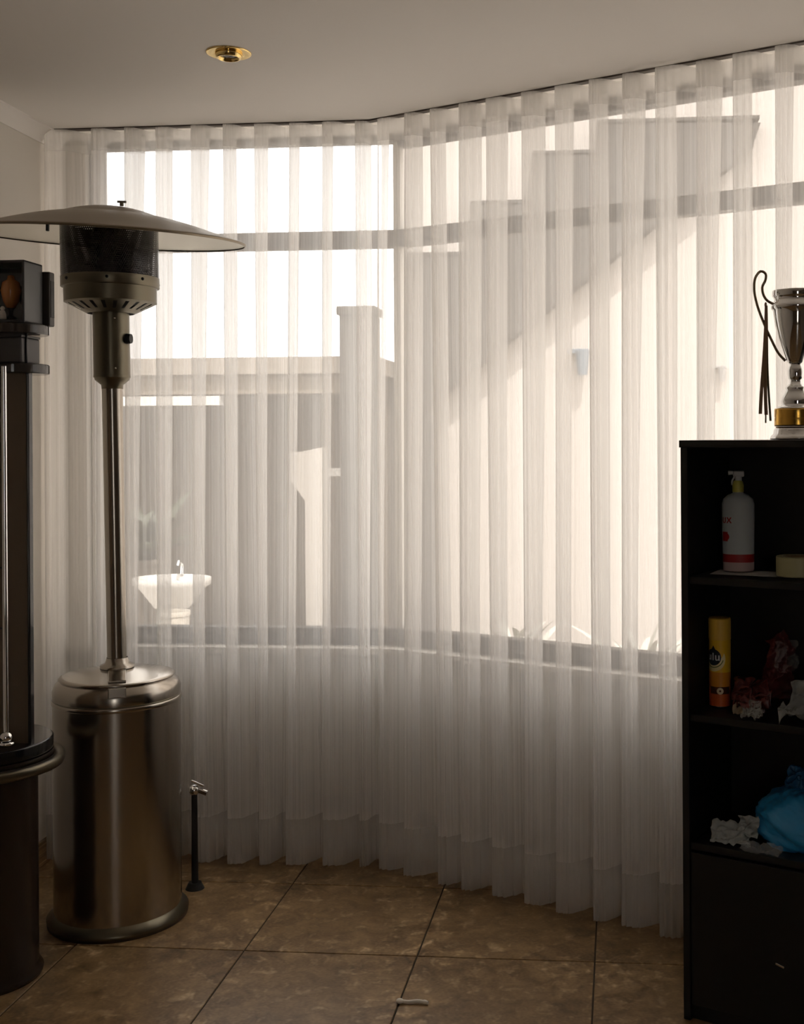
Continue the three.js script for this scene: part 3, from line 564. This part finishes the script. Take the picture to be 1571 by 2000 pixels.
// aerosol can
{
  const d = 0.11, s = bcS(1404, 1380, d), P = bcPt(s, SH[0], d);
  const dep = V3(...P).sub(eye).dot(V3(-Math.sin(0.0867), 0, -Math.cos(0.0867))), m = dep / FOC, y = (p) => (1381 - p) * m;
  const t = thing('aerosol_can', 'yellow and orange aerosol can on the middle shelf', 'aerosol can', [P[0] + 0.004, P[1] + 0.001, P[2]], 0.1);
  const tex = canvasTex(1024, 1024, (c, w, h) => {
    const Y = (p) => (p - 1248) / (1376 - 1248) * h, cx = w * 0.865;     // middle of the emblem, round the can
    c.fillStyle = '#f2c22e'; c.fillRect(0, 0, w, h);
    c.fillStyle = '#e0902a'; c.fillRect(0, Y(1310), w, h);
    c.fillStyle = '#d25f26'; c.fillRect(0, Y(1345), w, h);
    for (const o of [0, -w]) {
      c.fillStyle = '#f3e6ae'; c.beginPath(); c.arc(cx + o, Y(1284), 195, 0, 7); c.fill();
      c.fillStyle = '#f2c22e'; c.beginPath(); c.arc(cx + 10 + o, Y(1268), 165, 0, 7); c.fill();
      c.fillStyle = '#1c2b3a'; c.beginPath(); c.arc(cx + o, Y(1281), 128, 0, 7); c.fill(); c.beginPath(); c.moveTo(cx - 80 + o, Y(1276)); c.lineTo(cx + 5 + o, Y(1258)); c.lineTo(cx + 90 + o, Y(1278)); c.fill();
      c.fillStyle = '#dfe6ea'; c.font = 'bold 150px sans-serif'; c.textAlign = 'center'; c.fillText('ulu', cx + o, Y(1287));
      c.strokeStyle = '#6b7a3a'; c.lineWidth = 14; c.beginPath(); c.arc(cx + o, Y(1280), 165, 0.3, 2.6); c.stroke();
      c.fillStyle = '#4a2412'; c.fillRect(cx - 60 + o, Y(1338), 330, Y(1352) - Y(1338));
      c.fillStyle = '#e6d3b0'; c.beginPath(); c.arc(cx + 110 + o, Y(1346), 52, 0, 7); c.fill(); c.fillStyle = '#6a3a1c'; c.beginPath(); c.arc(cx + 110 + o, Y(1346), 16, 0, 7); c.fill();
    }
  });
  tex.wrapS = THREE.RepeatWrapping;
  const body = new THREE.CylinderGeometry(21 * m, 21 * m, (1376 - 1248) * m, 48, 1, true).translate(0, y((1376 + 1248) / 2), 0);
  part(t, 'can_body', body, phy(0xffffff, 0.3, { map: tex }));
  part(t, 'bottom_rim', lathe([[0.0001, 0], [18 * m, 0], [20 * m, y(1379)], [21.2 * m, y(1377)], [21 * m, y(1375.5)]], 40), M.chrome);
  part(t, 'cap', lathe([[21 * m, y(1248)], [21.6 * m, y(1247.5)], [21.6 * m, y(1209)], [20.4 * m, y(1206)], [0.0001, y(1205.5)]], 48), std(lin(0.88, 0.55, 0.08), 0.4), 'plain yellow cap');
}
// crumpled sheet: a folded, wrinkled film with two sides
function crumple(w, h, amp, f, n, seedZ, curl = 0) {
  const g = new THREE.PlaneGeometry(w, h, n, n), p = g.attributes.position;
  for (let i = 0; i < p.count; i++) {
    const x = p.getX(i), y = p.getY(i);
    const a = noise.noise(x * f, y * f, seedZ), b = noise.noise(x * f * 2.3, y * f * 2.3, seedZ + 5), c = noise.noise(x * f, y * f, seedZ + 9), e = noise.noise(x * f * 1.3, y * f * 1.3, seedZ + 13);
    p.setXYZ(i, x + amp * 0.8 * c, y + amp * 0.8 * e, amp * (1.4 * (1 - Math.abs(a) * 3) + 0.7 * (1 - Math.abs(b) * 3)) + curl * (x * x + y * y));
  }
  g.computeVertexNormals(); return clean(g);
}
const settle = (g) => { g.computeBoundingBox(); return g.translate(0, -g.boundingBox.min.y + 0.0005, 0); };
const film = (c, o) => phy(c, 0.25, { transparent: true, opacity: o, side: THREE.DoubleSide });
const put = (m, px, py, y, d, turn = 0) => { m.position.set(...bcPt(bcS(px, py, d), y, d)); m.rotation.y = turn; };
{
  const red = phy(lin(0.11, 0.018, 0.014), 0.25, { side: THREE.DoubleSide }), tan = std(lin(0.3, 0.22, 0.14), 0.5, { side: THREE.DoubleSide });
  const a = solo('snack_wrapper', 'crumpled dark red snack wrapper beside the aerosol can', 'wrapper', settle(join([crumple(0.085, 0.075, 0.012, 38, 22, 3).rotateY(0.3).rotateX(-0.35), crumple(0.08, 0.06, 0.012, 40, 18, 8).rotateX(-1.2).translate(0.012, -0.02, 0.018)])), red);
  put(a, 1466, 1380, SH[0], 0.09, -0.3);
  part(a, 'printed_corner', settle(crumple(0.03, 0.03, 0.005, 50, 10, 21).rotateX(-0.5)).translate(-0.02, 0.004, 0.035), tan, 'tan printed corner');
  const b = solo('clear_wrapper', 'twisted clear and red cellophane standing on the snack wrapper', 'wrapper', settle(join([crumple(0.05, 0.1, 0.01, 34, 20, 14).rotateZ(-0.25), crumple(0.055, 0.055, 0.011, 40, 16, 31).rotateZ(0.5).translate(0.012, 0.04, 0.003), crumple(0.07, 0.1, 0.014, 28, 16, 44).rotateX(0.3).translate(0.004, -0.06, -0.015)])), film(lin(0.2, 0.03, 0.03), 0.75));
  put(b, 1518, 1376, SH[0], 0.2, -0.2);
  part(b, 'clear_film', settle(crumple(0.06, 0.08, 0.012, 36, 18, 52).rotateY(0.5)).translate(0.02, 0.085, 0.002), film(lin(0.5, 0.52, 0.52), 0.3), 'clear film');
  const c = solo('plastic_film', 'clear crinkled plastic film piece at the shelf edge', 'plastic film', settle(join([crumple(0.055, 0.035, 0.006, 60, 16, 61).rotateX(-1.3), crumple(0.03, 0.04, 0.006, 60, 12, 63).rotateX(-0.5).translate(0.005, 0.01, -0.01)])), film(lin(0.6, 0.6, 0.56), 0.38));
  put(c, 1470, 1392, SH[0], 0.03, -0.3);
  const e = solo('paper_napkin', 'crumpled white paper napkin at the right of the middle shelf', 'napkin', settle(join([crumple(0.12, 0.09, 0.014, 24, 20, 71).rotateX(-0.5), crumple(0.1, 0.06, 0.01, 30, 18, 77).rotateX(-1.35).translate(-0.03, -0.03, 0.03)])), std(lin(0.3, 0.31, 0.29), 0.85, { side: THREE.DoubleSide }));
  put(e, 1592, 1385, SH[0], 0.09, -0.2);
}
// blue bag and white papers on the lower shelf
{
  const g = mergeVertices(new THREE.SphereGeometry(1, 72, 48).deleteAttribute('uv')), p = g.attributes.position;
  for (let i = 0; i < p.count; i++) {
    const v = V3(p.getX(i), p.getY(i), p.getZ(i)), a = noise.noise(v.x * 2.2, v.y * 2.2, v.z * 2.2 + 4), b = noise.noise(v.x * 6, v.y * 6, v.z * 6), c = noise.noise(v.x * 13, v.y * 9, v.z * 13 + 2);
    const r = 1 + 0.14 * a + 0.09 * (0.5 - Math.abs(b)) + 0.05 * (0.5 - Math.abs(c) * 2);
    p.setXYZ(i, v.x * r * 0.13, Math.max(-0.052, v.y * r * 0.08) * 1, v.z * r * 0.105);
  }
  g.computeVertexNormals();
  const b = solo('blue_bag', 'bulging blue plastic bag on the bottom shelf', 'plastic bag', settle(clean(g)), phy(lin(0.04, 0.33, 0.66), 0.28));
  put(b, 1585, 1650, SH3, 0.15, -0.3);
  part(b, 'tied_neck', settle(crumple(0.08, 0.06, 0.012, 40, 18, 91).rotateX(-0.8)).translate(-0.02, 0.115, -0.02), phy(lin(0.02, 0.12, 0.26), 0.3, { side: THREE.DoubleSide }), 'darker gathered neck');
  const w = std(lin(0.42, 0.44, 0.42), 0.8, { side: THREE.DoubleSide });
  const a = solo('crumpled_paper', 'crumpled white paper in front of the blue bag', 'paper', settle(join([crumple(0.1, 0.06, 0.009, 36, 20, 101).rotateX(-0.75), crumple(0.05, 0.05, 0.01, 40, 14, 108).rotateX(-0.3).translate(0.04, 0.02, -0.01)])), w);
  put(a, 1430, 1656, SH3, 0.055, -0.3);
  const c = solo('clear_bag', 'flattened clear plastic bag between paper and blue bag', 'plastic bag', settle(crumple(0.1, 0.04, 0.006, 36, 20, 121).rotateX(-1.25)), film(lin(0.5, 0.52, 0.52), 0.4));
  put(c, 1488, 1668, SH3, 0.022, -0.45);
}
// scrap on the floor
{
  const P = onY(808, 1961, 0);
  const m = solo('paper_scrap', 'small twisted white scrap lying on the floor tiles', 'scrap', settle(join([tube([[-0.04, 0.006, 0], [-0.015, 0.005, 0.002], [0.01, 0.006, -0.003], [0.038, 0.005, 0.001]], 0.0045, 24, 8), T(new THREE.SphereGeometry(0.009, 12, 9).scale(1.1, 0.7, 0.9), -0.035, 0.006, 0.002), T(new THREE.SphereGeometry(0.006, 12, 9).scale(1.3, 0.7, 1), 0.028, 0.006, -0.002)])), std(lin(0.85, 0.79, 0.69), 0.6));
  m.position.set(P.x, 0, P.z); m.rotation.y = -0.05;
}

renderer.render(scene, camera);
